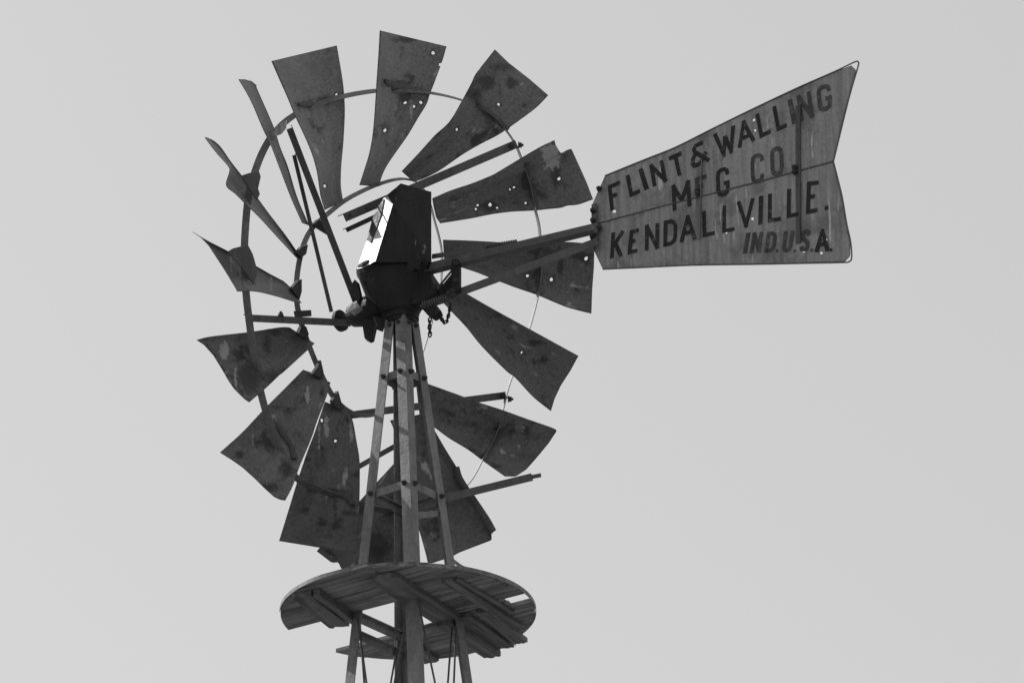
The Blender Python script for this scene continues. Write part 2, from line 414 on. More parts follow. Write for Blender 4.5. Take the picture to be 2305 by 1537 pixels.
outer_px = [(774, 217), (709, 237), (662, 260), (628, 288), (602, 322), (579, 372), (560, 440), (552, 520), (550, 590), (554, 661), (562, 730), (573, 810), (590, 895),
            (612, 965), (640, 1035), (667, 1075), (720, 1102), (790, 1128), (880, 1150), (960, 1145), (1020, 1115), (1057, 1087), (1090, 1027), (1120, 965), (1145, 869),
            (1170, 805), (1191, 740), (1211, 662), (1218, 590), (1215, 524), (1206, 477), (1173, 356), (1140, 295), (1095, 250), (1037, 225), (972, 210), (905, 204), (845, 205)]
inner_px = [(735, 484), (702, 515), (682, 555), (671, 604), (667, 650), (670, 693), (682, 740), (702, 794), (722, 840), (752, 895), (790, 928), (835, 935), (885, 915),
            (930, 850), (965, 750), (988, 659), (994, 615), (994, 566), (988, 533), (979, 500), (965, 450), (945, 415), (918, 404), (892, 404), (858, 413), (818, 429), (774, 453)]
ring('outer_rim', closed_smooth(outer_px), 0.0155, R(32))
ring('inner_rim', closed_smooth(inner_px), 0.0115, R(32))

BLADES = [  # A edge (counter-clockwise side, toward the tail), B edge, both root -> tip; root A->B; tip A->B; holes; clip path with widths
 dict(A=[(731,473),(722,443),(718,417),(713,385),(703,349),(687,310),(664,261),(648,222),(628,177),(611,138)],
      B=[(772,453),(770,440),(767,417),(768,375),(773,317),(776,252),(774,209),(770,174),(758,103)],
      holes=[(757,213,4.5),(731,419,4.5)], clip=[(672,236,6),(700,235,14),(735,228,12),(775,219,8)]),
 dict(A=[(809,417),(819,386),(829,354),(836,323),(841,284),(845,230),(848,180),(852,123),(855,69)],
      B=[(854,420),(855,412),(863,388),(876,365),(894,339),(918,305),(941,266),(960,235),(967,214),(982,175),(996,136),(1005,105)],
      holes=[(975,120,6),(912,232,5.5),(932,240,5),(947,231,5.5),(866,294,6),(990,147,5)], clip=[(866,183,12),(880,193,20),(905,199,18),(940,205,14),(966,212,10)]),
 dict(A=[(904,386),(941,347),(978,306),(1012,274),(1040,227),(1061,188),(1071,167),(1095,136),(1114,112)],
      B=[(931,410),(957,401),(991,383),(1040,349),(1079,326),(1118,306),(1144,289),(1186,259),(1210,240),(1234,215)],
      tip=[(1114,112),(1145,142),(1190,177),(1234,215)], holes=[(1122,235,5),(1028,292,5)], clip=[(1068,215,12),(1075,232,16),(1095,252,14),(1120,272,14),(1145,292,10)]),
 dict(A=[(973,447),(1015,429),(1060,414),(1105,396),(1120,388),(1150,370),(1185,349),(1218,330),(1248,316)],
      B=[(991,503),(1060,492),(1105,483),(1150,477),(1206,474),(1233,471),(1263,468),(1278,463),(1301,461),(1335,449)],
      root=[(973,447),(977,470),(982,490),(991,503)], tip=[(1248,316),(1250,325),(1262,345),(1269,346),(1275,339),(1286,335),(1302,370),(1320,410),(1335,449)],
      holes=[(1148,427,4),(1157,422,4),(1103,461,6),(1075,462,4),(1071,471,4),(1119,468,4),(1183,457,4),(1258,403,5.5)], clip=[(1186,372,16),(1186,395,20),(1193,425,18),(1203,455,14),(1207,472,8)]),
 dict(A=[(997,540),(1060,542),(1114,545),(1164,548),(1230,546),(1272,545),(1296,546),(1338,550)],
      B=[(1000,586),(1039,602),(1075,614),(1120,632),(1165,649),(1209,664),(1269,689),(1299,698),(1331,706)],
      tip=[(1338,550),(1337,600),(1333,650),(1331,706)], holes=[(1187,621,5),(1241,629,6),(1319,582,7)], clip=[(1216,560,14),(1212,590,18),(1210,620,18),(1212,645,14),(1211,662,8)]),
 dict(A=[(1012,640),(1048,660),(1100,690),(1200,745),(1302,801)], B=[(985,668),(1020,705),(1050,737),(1085,780),(1140,835),(1160,850),(1200,893),(1240,925)],
      tip=[(1302,801),(1284,834),(1262,868),(1248,898),(1240,925)], holes=[(1175,793,4.5)], clip=[], fwd=0.075),
 dict(A=[(935,852),(959,862),(1028,887),(1076,905),(1129,922),(1190,944),(1244,963),(1253,970)], B=[(945,938),(976,960),(1011,986),(1054,1012),(1093,1041),(1137,1072)],
      tip=[(1253,970),(1236,996),(1207,1031),(1184,1057),(1161,1072),(1137,1072)], holes=[(1113,989,4.5)], clip=[(1150,958,10),(1130,972,16),(1110,995,16),(1095,1020,14),(1084,1034,12)]),
 dict(A=[(955,930),(977,966),(1002,1009),(1028,1051),(1050,1088),(1076,1126),(1102,1165),(1117,1192)], B=[(878,946),(886,966),(890,1000),(905,1080),(925,1140),(943,1191),(957,1240),(963,1265)],
      tip=[(1117,1192),(1106,1201),(1107,1215),(1034,1243),(1016,1253),(970,1268),(963,1265)], holes=[], clip=[(1028,1050,12),(1032,1072,16),(1042,1092,16),(1050,1102,10)]),
 dict(A=[(945,1040),(938,1080),(930,1140),(918,1200),(905,1250),(893,1318)], B=[(905,1022),(885,1045),(808,1129),(760,1185),(713,1240)],
      tip=[(893,1318),(830,1300),(768,1279),(762,1265),(747,1266),(713,1240)], holes=[], clip=[]),
 dict(A=[(786,927),(795,950),(802,989),(809,1031),(810,1074),(809,1129),(805,1210),(801,1245)], B=[(731,904),(708,973),(692,1015),(672,1074),(652,1139),(628,1217)],
      tip=[(801,1245),(708,1230),(628,1217)], root=[(786,927),(760,914),(731,904)], holes=[(724,946,5.5),(755,992,5)], clip=[(697,1100,6),(730,1105,10),(760,1112,14),(785,1122,16),(793,1136,10)]),
 dict(A=[(744,861),(734,895),(714,947),(701,986),(675,1048),(659,1093),(642,1126)], B=[(682,832),(643,872),(594,921),(545,973),(495,1018)],
      root=[(744,861),(722,850),(700,838),(682,832)], tip=[(642,1126),(630,1124),(617,1118),(594,1097),(574,1077),(545,1051),(522,1035),(495,1018)],
      holes=[(536,1023,0.1)][:0], clip=[(602,945,16),(618,960,20),(640,985,18),(655,1010,16),(661,1032,12)]),
 dict(A=[(708,773),(691,789),(636,839),(631,842),(602,870),(561,905)], B=[(652,737),(628,737),(563,747),(477,757),(442,765)],
      root=[(708,773),(680,755),(652,737)], tip=[(561,905),(550,898),(527,875),(514,856),(498,828),(480,799),(459,776),(442,765)], holes=[], clip=[(545,792,8),(560,812,12),(578,828,12),(594,852,8)]),
 dict(A=[(679,682),(665,680),(615,665),(573,656),(534,656)], B=[(639,633),(606,616),(576,599),(514,566),(467,542),(433,522)],
      root=[(679,682),(671,672),(663,656),(639,633)], tip=[(534,656),(516,625),(498,596),(469,552),(451,534),(433,522)], holes=[], clip=[], plate=[(513,566),(525,559),(545,554),(558,553),(568,572),(576,600),(577,622),(570,640),(545,604)]),
 dict(A=[(678,592),(641,552),(628,538),(583,489),(553,460),(530,437),(509,418),(516,388),(514,375),(485,342),(461,310)], B=[(679,590),(672,573),(646,534),(608,484),(583,450),(544,395),(518,362),(498,333),(482,318),(463,309)],
      holes=[], clip=[], plate=[(543,396),(560,390),(582,386),(586,398),(580,425),(584,437),(578,450),(560,424)]),
 dict(A=[(680,502),(654,443),(628,375),(609,326),(592,291),(570,239),(557,213),(537,179)], B=[(696,508),(670,447),(648,375),(631,333),(615,284),(579,201),(578,193)],
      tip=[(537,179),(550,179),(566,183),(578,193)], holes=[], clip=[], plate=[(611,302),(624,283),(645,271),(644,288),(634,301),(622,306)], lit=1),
]
WORDS = ['smooth broad blade pierced by two small holes', 'upright blade with a cluster of bullet holes', 'broad blade with dented corner', 'dark blade with a torn notch in its tip',
         'blade half hidden behind the tail arms', 'plain narrow blade pointing down and out', 'blade with long curved tip edge', 'blade with chipped tip corner behind the tower leg',
         'torn blade behind the platform edge', 'long blade hanging down streaked with pale runs', 'squarish blade with dark rusted edge', 'blade with curled dark belly',
         'twisted blade seen nearly edge on with saddle clip', 'bent narrow blade folded round its clip', 'slender rolled blade seen edge on']
NU, NV = 36, 90
MARKS = {0: [(690,236,26,12,1),(735,223,30,9,.8),(640,180,60,70,.25)], 1: [(910,90,45,9,.9),(890,190,40,14,.8),(900,260,30,50,.4),(925,245,4,28,-.9),(865,290,22,26,.6),(990,125,20,30,.4)],
  2: [(1095,185,26,24,1),(1075,215,14,30,.8),(1130,150,40,14,.7),(1000,330,60,30,.4),(1125,205,3,40,.7),(1170,190,40,50,-.25)],
  3: [(1103,463,26,16,1),(1190,410,18,60,.8),(1240,350,24,34,-1),(1250,395,14,36,1),(1130,450,60,22,.5),(1225,430,20,40,.5),(1020,480,50,22,.4)],
  4: [(1215,565,40,16,.9),(1262,600,10,26,.9),(1310,575,34,14,1),(1210,640,14,36,.8),(1100,600,60,30,.4)], 5: [(1205,772,26,8,.9),(1100,720,50,40,.4)],
  6: [(1010,905,40,14,.5),(1060,955,50,10,.6),(1145,965,20,12,.8),(990,940,40,30,.4)], 7: [(1060,1085,24,40,.5),(960,1010,30,60,.6),(1090,1190,24,24,.4)],
  8: [(850,1230,40,50,1),(780,1230,40,20,.5),(890,1130,30,60,.8)], 9: [(740,1105,50,9,.9),(755,1160,7,60,.7),(735,960,7,36,-.9),(718,985,3,40,-.9),(790,975,6,30,-.7),(785,1155,30,8,.8),(700,1180,40,40,.25)],
  10: [(538,1023,12,12,1),(645,1055,16,22,1),(600,1097,40,14,1),(640,985,24,40,.5),(692,890,6,26,-.9),(615,950,5,30,-.7),(570,985,4,18,-.7)],
  11: [(560,850,34,50,1),(540,800,26,20,.9),(600,775,12,34,.8),(612,850,30,20,.9),(505,790,12,26,-.9),(530,850,4,50,-.7),(620,750,20,10,.7)],
  12: [(560,600,26,14,.6),(520,585,4,40,-.7),(610,630,5,40,-.6),(540,620,4,30,-.5)], 13: [(560,430,20,20,.6),(545,440,8,24,-.5)], 14: [(610,300,12,30,.4)]}
TONE = [1.12, 1.06, 0.9, 0.74, 0.72, 0.8, 0.8, 0.74, 0.66, 0.72, 0.86, 0.8, 1.0, 1.0, 1.05]   # tone multiplier of each blade
for bi, bd in enumerate(BLADES):
    A, B = bd['A'], bd['B']; rt_ = bd.get('root', [A[0], B[0]]); tp_ = bd.get('tip', [A[-1], B[-1]])
    sm = lambda L_: L_ if len(L_) < 4 else smooth_path(L_, 5)
    g = coons(sm(A), sm(B), rt_, tp_, NU, NV); gone = punch(g, bd['holes'], NU, NV)
    V, SH, RU, PA = [], [], [], []
    camb = random.uniform(0.028, 0.045); warp = random.uniform(-0.012, 0.012)
    for j in range(NV + 1):
        v = j / NV; dl = 0.028 + 0.045 * v
        for i in range(NU + 1):
            u = i / NU
            off = bd.get('fwd', 0.012) + dl * (1 - 2 * u) - camb * (1 - (2 * u - 1) ** 2) * (0.5 + 0.7 * v) + warp * math.sin(3.1 * v + 4 * u) \
                + 0.0025 * math.sin(9 * v + bi) * math.sin(7 * u + 2 * bi)
            V.append(on_wheel(g[j][i].x, g[j][i].y, off)); SH.append((u * 0.25 + bi * 1.7, v * 0.62, 0))
            x, y = g[j][i]; ru = pa = 0.0
            for hx, hy, hr in bd['holes']:
                d2 = ((x - hx) ** 2 + (y - hy) ** 2) / (hr * 1.8) ** 2; ru = max(ru, 0.8 * math.exp(-d2))
                if y > hy: ru = max(ru, 0.55 * math.exp(-((x - hx) / 4) ** 2 - ((y - hy) / 45) ** 2))
            for c in bd['clip']:
                ru = max(ru, 0.7 * math.exp(-((x - c[0]) ** 2 + (y - c[1]) ** 2) / 15 ** 2))
                if y > c[1]: ru = max(ru, 0.45 * math.exp(-((x - c[0]) / 9) ** 2 - ((y - c[1]) / 60) ** 2))
            for mx, my, rx, ry, am in MARKS[bi]:
                k_ = math.exp(-((x - mx) / rx) ** 2 - ((y - my) / ry) ** 2)
                if am > 0: ru = max(ru, am * k_)
                else: pa = max(pa, -am * k_)
            ru = max(ru, 0.5 * math.exp(-(min(u, 1 - u) / 0.03) ** 2), 0.45 * math.exp(-((1 - v) / 0.015) ** 2))
            RU.append(ru); PA.append(pa)
    F = [(j * (NU + 1) + i, j * (NU + 1) + i + 1, (j + 1) * (NU + 1) + i + 1, (j + 1) * (NU + 1) + i) for j in range(NV) for i in range(NU) if (i, j) not in gone]
    bl = obj('blade', V, F, 'blade', wheel, smooth=True, label=WORDS[bi], sheet=SH, thick=0.0016)
    tn = TONE[bi]; bl.color = (tn, tn, tn, 1)
    for nm, vals in (('rust', RU), ('pale', PA)):
        at = bl.data.attributes.new(nm, 'FLOAT', 'POINT'); at.data.foreach_set('value', vals)
    if bd['clip']:
        flat = [(g[j][i], V[j * (NU + 1) + i]) for j in range(NV + 1) for i in range(NU + 1)]
        cp = smooth_path([Vector(c) for c in bd['clip']], 4); fr = []; bk = []
        for q, c in enumerate(cp):
            d = cp[min(q + 1, len(cp) - 1)] - cp[max(q - 1, 0)]; d = Vector((d.x, d.y)).normalized(); n = Vector((-d.y, d.x))
            for s_ in (-0.5, 0.0, 0.5):
                p2 = Vector((c.x, c.y)) + n * (max(c.z, 3) * s_)
                P3 = min(flat, key=lambda t: (t[0] - Vector((c.x, c.y))).length_squared)[1]
                dist = (P3 - CAM).dot(FW) - 0.007 - (0.002 if s_ == 0 else 0)
                fr.append(CAM + ray(p2.x, p2.y) * dist); bk.append(CAM + ray(p2.x, p2.y) * (dist + 0.004))
        n_ = len(cp); f = []; o_ = len(fr)
        for q in range(n_ - 1):
            for k in range(2):
                f.append((q * 3 + k, q * 3 + k + 1, q * 3 + 4 + k, q * 3 + 3 + k)); f.append((o_ + q * 3 + k, o_ + q * 3 + 3 + k, o_ + q * 3 + 4 + k, o_ + q * 3 + k + 1))
            for k in (0, 2): f.append((q * 3 + k, q * 3 + 3 + k, o_ + q * 3 + 3 + k, o_ + q * 3 + k))
        for q in (0, n_ - 1): f += [(q * 3, q * 3 + 1, o_ + q * 3 + 1, o_ + q * 3), (q * 3 + 1, q * 3 + 2, o_ + q * 3 + 2, o_ + q * 3 + 1)]
        obj('rim_clip', fr + bk, f, 'clip', bl, smooth=True)
    if 'plate' in bd:
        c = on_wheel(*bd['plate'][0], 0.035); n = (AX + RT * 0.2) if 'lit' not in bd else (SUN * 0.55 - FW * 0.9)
        prism_px(bd['plate'], c, n, 0.005).build('rim_clip', 'clip' if 'lit' not in bd else 'sunlit_metal', bl)  # lit plate: sun glint put into pale colour, face turned sunward
# inner rim brackets
for poly in ([(664,570),(676,556),(690,551),(686,572),(676,580)], [(653,650),(668,632),(676,629),(676,656),(671,674)], [(669,750),(675,735),(686,735),(692,753),(686,762),(672,757)],
             [(700,842),(712,826),(719,811),(726,842),(722,852)], [(745,902),(758,880),(765,905),(776,926),(752,917)], [(700,508),(715,494),(722,500),(745,520),(738,528),(712,512)], [(664,700),(697,698),(698,712),(667,714)]):
    c = on_wheel(*poly[0]); prism_px(poly, c + AX * 0.012, AX, 0.018).build('rim_bracket', 'bracket', wheel)
# arms (angle iron), several broken from the hub and hanging by the rim
def arm(a, b, oa, ob, wpx, mat='arm', hole=None, end=None):
    pa, pb = on_wheel(*a, oa), on_wheel(*b, ob); d = (pb - pa).normalized(); dirv = (CAM - pa).normalized(); side = d.cross(dirv).normalized()
    if side.z > 0: side = -side
    wdt = wpx * MPX
    mb = MB().angle(pa - side * wdt / 2 - dirv * 0.0, pb - side * wdt / 2, side, -dirv, wdt, wdt * 1.1, 0.004)
    o = mb.build('arm', mat, wheel); return o, pa, pb, dirv
arms = [((1163, 324), (776, 490), 0.05, 0.02, 20), ((955, 437), (780, 518), 0.0, -0.03, 11), ((652, 290), (803, 684), 0.03, 0.09, 15), ((662, 350), (746, 702), 0.0, 0.0, 9),
        ((562, 716), (790, 727), 0.04, 0.10, 16), ((1142, 889), (782, 935), -0.03, -0.02, 17), ((1198, 1073), (925, 1140), 0.13, 0.13, 18), ((905, 995), (770, 1071), -0.12, -0.10, 12)]
for k, (a, b, oa, ob, wp) in enumerate(arms):
    o, pa, pb, dv = arm(a, b, oa, ob, wp)
    if k in (0, 1, 4): bolt(pb.lerp(pa, 0.03) + dv * 0.002, dv, o, 0.45)
    if k in (0, 4, 5): bolt(pa.lerp(pb, 0.03 if k != 4 else 0.3) + Vector((0, 0, 0.016 if k == 4 else 0)) + dv * 0.003, dv if k != 4 else Vector((0, 0, 1)), o, 1.1)
p0 = on_wheel(1198, 1073, 0.13); p1 = on_wheel(1217, 1069, 0.13); MB().bar(p0, p1, UP, 0.017, 0.006).build('arm_tip', 'arm', wheel)
bolt(on_wheel(1166, 327, 0.05), RT, wheel, 1.3); bolt(on_wheel(1143, 898, -0.02), RT, wheel, 1.3)

# ---------------------------------------------------------------- head
head = thing('windmill_gearbox', on_y(905, 722), 'dark hooded gearbox head bolted on top of the tower legs', 'gearbox')
HA = Vector((math.cos(WY), -math.sin(WY), 0))                 # level axle line
rings = []
for (py, xl, xr, k) in ((604, 812, 946, .8), (608, 803, 955, .82), (614, 801, 960, .84), (622, 806, 962, .82), (645, 815, 966, .82), (668, 824, 964, .82), (686, 838, 954, .85), (700, 852, 946, .9), (710, 862, 943, 1.0)):
    c = on_y((xl + xr) / 2, py); rx = (xr - xl) / 2 * MPX; rg = []
    for q in range(32):
        a = 2 * math.pi * q / 32; ca, sa = math.cos(a), math.sin(a); e = 2 / 2.7
        rg.append(c + RT * (rx * math.copysign(abs(ca) ** e, ca)) + Vector((0, 1, 0)) * (rx * k * math.copysign(abs(sa) ** e, sa)))
    rings.append(rg)
v = [x for rg in rings for x in rg]; f = [tuple(range(32))]
for i in range(len(rings) - 1): f += [(i * 32 + k, i * 32 + (k + 1) % 32, i * 32 + 32 + (k + 1) % 32, i * 32 + 32 + k) for k in range(32)]
f.append(tuple(range((len(rings) - 1) * 32, len(rings) * 32)))
gb = obj('gearbox', v, f, 'cast', head, smooth=True)
zc = on_y(905, 716)
MB().tube([zc + Vector((0, 0, -0.028)), zc + Vector((0, 0, -0.012)), zc + Vector((0, 0, -0.011)), zc + Vector((0, 0, 0.02))], [0.062, 0.066, 0.072, 0.072], 28).build('collar', 'cast', head)
MB().tube([zc + Vector((0, 0, -0.06)), zc + Vector((0, 0, 0.03))], 0.04, 20).build('mast_pipe', 'cast', head)
# hood: tapered sheet box with a left panel coloured pale to look sunlit
H = {k: on_y(*q) for k, q in dict(a=(902, 413, -0.03), b=(971, 432, -0.02), c=(884, 458, -0.115), d=(846, 587, -0.135), e=(971, 588, -0.10), g=(870, 440, -0.06), h=(803, 607, -0.045),
                                  br=(960, 440, 0.11), er=(962, 570, 0.13), hr=(838, 570, 0.11), gr=(893, 428, 0.09)).items()}
nl = (H['d'] - H['c']).cross(H['h'] - H['c']).normalized()
if nl.dot(CAM - H['c']) < 0: nl = -nl
H['g'] = on_plane(870, 440, H['c'] - nl * 0.002, nl)
hood = obj('hood', [H[k] for k in ('a', 'b', 'c', 'd', 'e', 'g', 'h', 'br', 'er', 'hr', 'gr')],
           [(0, 1, 4, 3, 2), (0, 2, 5), (0, 5, 10), (0, 10, 7, 1), (1, 7, 8, 4), (7, 10, 9, 8), (5, 6, 9, 10), (3, 4, 8, 9, 6), (2, 3, 6, 5)], 'hood', head)
def onh(x, y, o=0.005): return on_plane(x, y, H['c'] + nl * o, nl)
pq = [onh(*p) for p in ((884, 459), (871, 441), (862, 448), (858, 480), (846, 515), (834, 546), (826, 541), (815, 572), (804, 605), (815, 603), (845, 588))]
MB().prism([p - nl * 0.002 for p in pq], pq).build('side_panel', 'sunlit_metal', hood, label='metal side panel of the hood, sunlit brightness put into its pale colour')
pq = [onh(*p, 0.009) for p in ((864, 447), (846, 472), (836, 500), (825, 541), (834, 547), (846, 516), (858, 482))]
MB().prism([p - nl * 0.003 for p in pq], pq).build('slot_shade', 'hood', hood)  # dark piece over the open slot, its inner shade put in as colour
for p in ((890, 470), (868, 540), (853, 578), (905, 582), (950, 582), (962, 445)): bolt(on_plane(*p, H['c'] + Vector((0, -0.012, 0)), Vector((0.03, -1, 0))), Vector((0, -1, 0)), hood, 0.5)
# seam lip round the hood foot
MB().bar(H['d'] + Vector((0, -0.006, -0.004)), H['e'] + Vector((0, -0.006, -0.004)), Vector((0, 0, 1)), 0.014, 0.012).build('hood_lip', 'cast', hood)
# hub, axle and its bearing
hp = on_plane(766, 722, axis(9) + Vector((0, 0, 0)) - HA * 0.33, HA)
hub_c = hp
def lathe(name, prof, mat, parent, n=24):
    return MB().tube([hub_c + HA * t for t, r_ in prof], [r_ for t, r_ in prof], n).build(name, mat, parent, smooth=False)
lathe('hub_plate', [(-0.012, 0.036), (-0.008, 0.047), (0.008, 0.047), (0.012, 0.034)], 'cast', head)
lathe('axle', [(0.0, 0.017), (0.10, 0.017)], 'cast', head)
lathe('bearing_housing', [(0.055, 0.026), (0.07, 0.048), (0.10, 0.056), (0.15, 0.062), (0.2, 0.066), (0.24, 0.05)], 'cast', head)
prism_px([(815, 715), (844, 720), (846, 738), (840, 766), (833, 769), (823, 764), (819, 740)], on_y(830, 740, 0.05), Vector((-0.3, -1, 0)), 0.03).build('oil_drip_spout', 'cast', head)
prism_px([(840, 715), (868, 722), (863, 744), (848, 738)], on_y(850, 725, 0.0), Vector((0.2, -1, 0)), 0.03).build('casting_lug', 'cast', head)
prism_px([(788, 700), (797, 690), (812, 686), (812, 692), (793, 706)], on_y(800, 698, -0.01), Vector((-0.3, -1, 0)), 0.05).build('lit_housing_top', 'sunlit_metal', head)  # lit top of the bearing housing, sunlight put in as pale colour
prism_px([(796, 640), (802, 632), (806, 636), (814, 670), (808, 686), (802, 672)], on_y(805, 660, -0.04), Vector((-0.4, -1, 0)), 0.03).build('casting_lug', 'cast', head)

# ---------------------------------------------------------------- tail
TY = R(30)
TD = Vector((math.cos(TY), -math.sin(TY), 0)); TN = Vector((-math.sin(TY), -math.cos(TY), 0))   # along the tail / face toward the viewer
TP = axis(T1.z) + TD * 0.02
def on_t(x, y, o=0.0): return on_plane(x, y, TP + TN * o, TN)
prism_px([(936, 588), (957, 580), (972, 597), (966, 612), (982, 636), (990, 664), (962, 686), (936, 692)], TP + TN * 0.02, TN, 0.07).build('tail_hinge', 'cast', head)
prism_px([(921, 602), (925, 578), (936, 571), (944, 577), (940, 606), (930, 612)], TP + TN * 0.13, TN, 0.03).build('hinge_lug', 'cast', head)
tail = thing('tail_vane', on_t(1338, 510), 'grey swallow-tailed sheet metal tail vane with black painted lettering on two arms', 'tail vane')
def sheet(name, A, B, root, tip, holes, nu, nv, bulge):
    g = coons(A, B, root, tip, nu, nv); gone = punch(g, holes, nu, nv); V = []
    for j in range(nv + 1):
        for i in range(nu + 1):
            u, v = i / nu, j / nv
            V.append(on_t(g[j][i].x, g[j][i].y, bulge * math.sin(math.pi * u) * math.sin(math.pi * v) + 0.0006 * math.sin(11 * v + 3 * u)))
    F = [(j * (nu + 1) + i, j * (nu + 1) + i + 1, (j + 1) * (nu + 1) + i + 1, (j + 1) * (nu + 1) + i) for j in range(nv) for i in range(nu) if (i, j) not in gone]
    return obj(name, V, F, 'vane', tail, smooth=True, thick=0.0016)
VH = [(1383,476,6),(1624,384,4.5),(1680,304,4.5),(1697,271,4.5),(1700,294,4.5),(1631,476,4.5),(1694,493,5),(1800,420,5),(1635,524,4.5),(1853,533,6),(1846,546,5),(1860,540,5),(1849,570,5),(1809,566,5)]
up_top = [(1362,396),(1450,360),(1520,332),(1600,292),(1700,243),(1800,196),(1870,166),(1916,148)]
seam = [(1334,506),(1405,487),(1500,462),(1600,437),(1700,411),(1790,387),(1876,364)]
lo_bot = [(1357,606),(1450,602),(1560,597),(1700,595),(1800,593),(1902,589)]
s_up = sheet('vane_sheet', seam, up_top, [(1334,506),(1335,456),(1362,396)], [(1876,364),(1898,270),(1927,158),(1916,148)], VH, 44, 130, 0.0012)
s_lo = sheet('vane_sheet', lo_bot, seam, [(1357,606),(1336,562),(1334,506)], [(1902,589),(1914,576),(1914,543),(1905,504),(1895,445),(1885,403),(1876,364)], VH, 44, 130, 0.0012)
# folded seam and stiffeners
def flat(pts, wpx, o, t, name, mat, parent):
    P = [on_t(x, y, o) for x, y in pts]; mb = MB()
    for a, b in zip(P, P[1:]): mb.bar(a, b, (b - a).cross(TN), wpx * MPX, t)
    return mb.build(name, mat, parent)
for pts_, w_ in ((seam, 3.0),):
    P = [on_t(x, y, 0.0022) for x, y in pts_]; MB().tube(P, 0.0024, 8).build('seam', 'tailarm', tail)
wire = smooth_path([on_t(x, y, 0.002) for x, y in ((1362,396),(1450,360),(1520,332),(1600,292),(1700,243),(1800,196),(1880,161),(1924,140),(1932,141),(1931,152),(1910,225),(1876,364))], 4)
MB().tube(wire, 0.0032, 8).build('edge_wire', 'tailarm', tail)
wire = smooth_path([on_t(x, y, 0.002) for x, y in ((1357,606),(1450,602),(1560,597),(1700,595),(1800,593),(1895,591),(1911,589),(1917,580),(1915,546),(1906,504),(1896,445),(1886,403),(1876,364))], 4)
MB().tube(wire, 0.0032, 8).build('edge_wire', 'tailarm', tail)
for (x0, y0, x1, y1, wp) in ((1576, 362, 1571, 541, 15), (1797, 238, 1798, 549, 13)):
    a, b = on_t(x0, y0, 0.0002), on_t(x1, y1, 0.0002); sd = (b - a).cross(TN).normalized(); sd = sd if sd.dot(TD) > 0 else -sd
    st_ = MB().angle(a + sd * wp * MPX / 2, b + sd * wp * MPX / 2, -sd, TN, wp * MPX, 0.013, 0.0024).build('stiffener', 'clip' if wp == 13 else 'stiff', tail)
for p in ((1572, 437), (1790, 378), (1790, 388), (1571, 430)): bolt(on_t(*p, 0.0028), TN, tail, 1.1)
flat([(1338, 459), (1337, 556)], 13, 0.013, 0.006, 'mounting_plate', 'tailarm', tail)
for p in ((1336, 475), (1336, 497), (1335, 535), (1350, 426), (1350, 513)): bolt(on_t(*p, 0.017), TN, tail, 1.1)
# arms
def tarm(a, b, wa, o, name='tail_arm', lip=0.6):
    pa, pb = on_t(*a, o), on_t(*b, o); sd = (pb - pa).cross(TN).normalized(); sd = sd if sd.z < 0 else -sd
    return MB().angle(pa - sd * wa * MPX / 2, pb - sd * wa * MPX / 2, sd, -TN, wa * MPX, wa * MPX * lip, 0.005).build(name, 'tailarm', tail)
tarm((946, 607), (1345, 512), 25, 0.03)
pa, pb = on_t(962, 617, 0.03), on_t(1340, 524, 0.03); MB().bar(pa + TN * 0.012, pb + TN * 0.012, -TN + Vector((0, 0, -0.3)), 0.03, 0.004).build('arm_flange', 'tailarm', tail)
tarm((1008, 667), (1345, 543), 19, 0.035)
tarm((972, 577), (1100, 557), 11, -0.01, 'furl_bar')
def spring(a, b, rad, turns, wire_r, o):
    pa, pb = on_t(*a, o), on_t(*b, o); d = (pb - pa); n1 = TN; n2 = d.normalized().cross(TN)
    P = [pa + d * (i / (turns * 10)) + (n1 * math.cos(2 * math.pi * i / 10) + n2 * math.sin(2 * math.pi * i / 10)) * rad for i in range(turns * 10 + 1)]
    mb = MB().tube(P, wire_r, 6); mb.tube([pa, pb], rad * 0.6, 8); return mb.build('furl_spring', 'tailarm', tail)
spring((1096, 556), (1163, 545), 0.010, 13, 0.0028, -0.005); spring((950, 689), (1012, 669), 0.015, 12, 0.0036, 0.05)
prism_px([(1018, 601), (1020, 587), (1030, 584), (1036, 590), (1036, 655), (1026, 660), (1019, 652)], TP + TN * 0.05, TN, 0.018).build('link_plate', 'cast', tail)
for p in ((1028, 594), (1028, 632), (1020, 655), (1012, 661)): bolt(on_t(*p, 0.06), TN, tail, 1.0)
MB().tube([on_t(976, 660, 0.03), on_t(1018, 608, 0.03)], 0.005, 8).build('brace_rod', 'tailarm', tail)
MB().bar(on_t(984, 664, 0.02), on_t(1022, 618, 0.02), UP, 0.02, 0.004).build('brace_strap', 'cast', tail)
prism_px([(992, 668), (1014, 634), (1022, 634), (1022, 665), (1000, 680)], TP + TN * 0.01, TN, 0.01).build('gusset', 'cast', tail)
MB().tube([on_t(968, 651, 0.0), on_t(1005, 640, 0.0)], 0.007, 8).build('brace_rod', 'cast', tail)
prism_px([(953, 696), (964, 688), (980, 686), (988, 696), (992, 706), (989, 712), (976, 719), (969, 714)], TP + TN * 0.03, TN, 0.04).build('furl_lever', 'cast', tail)

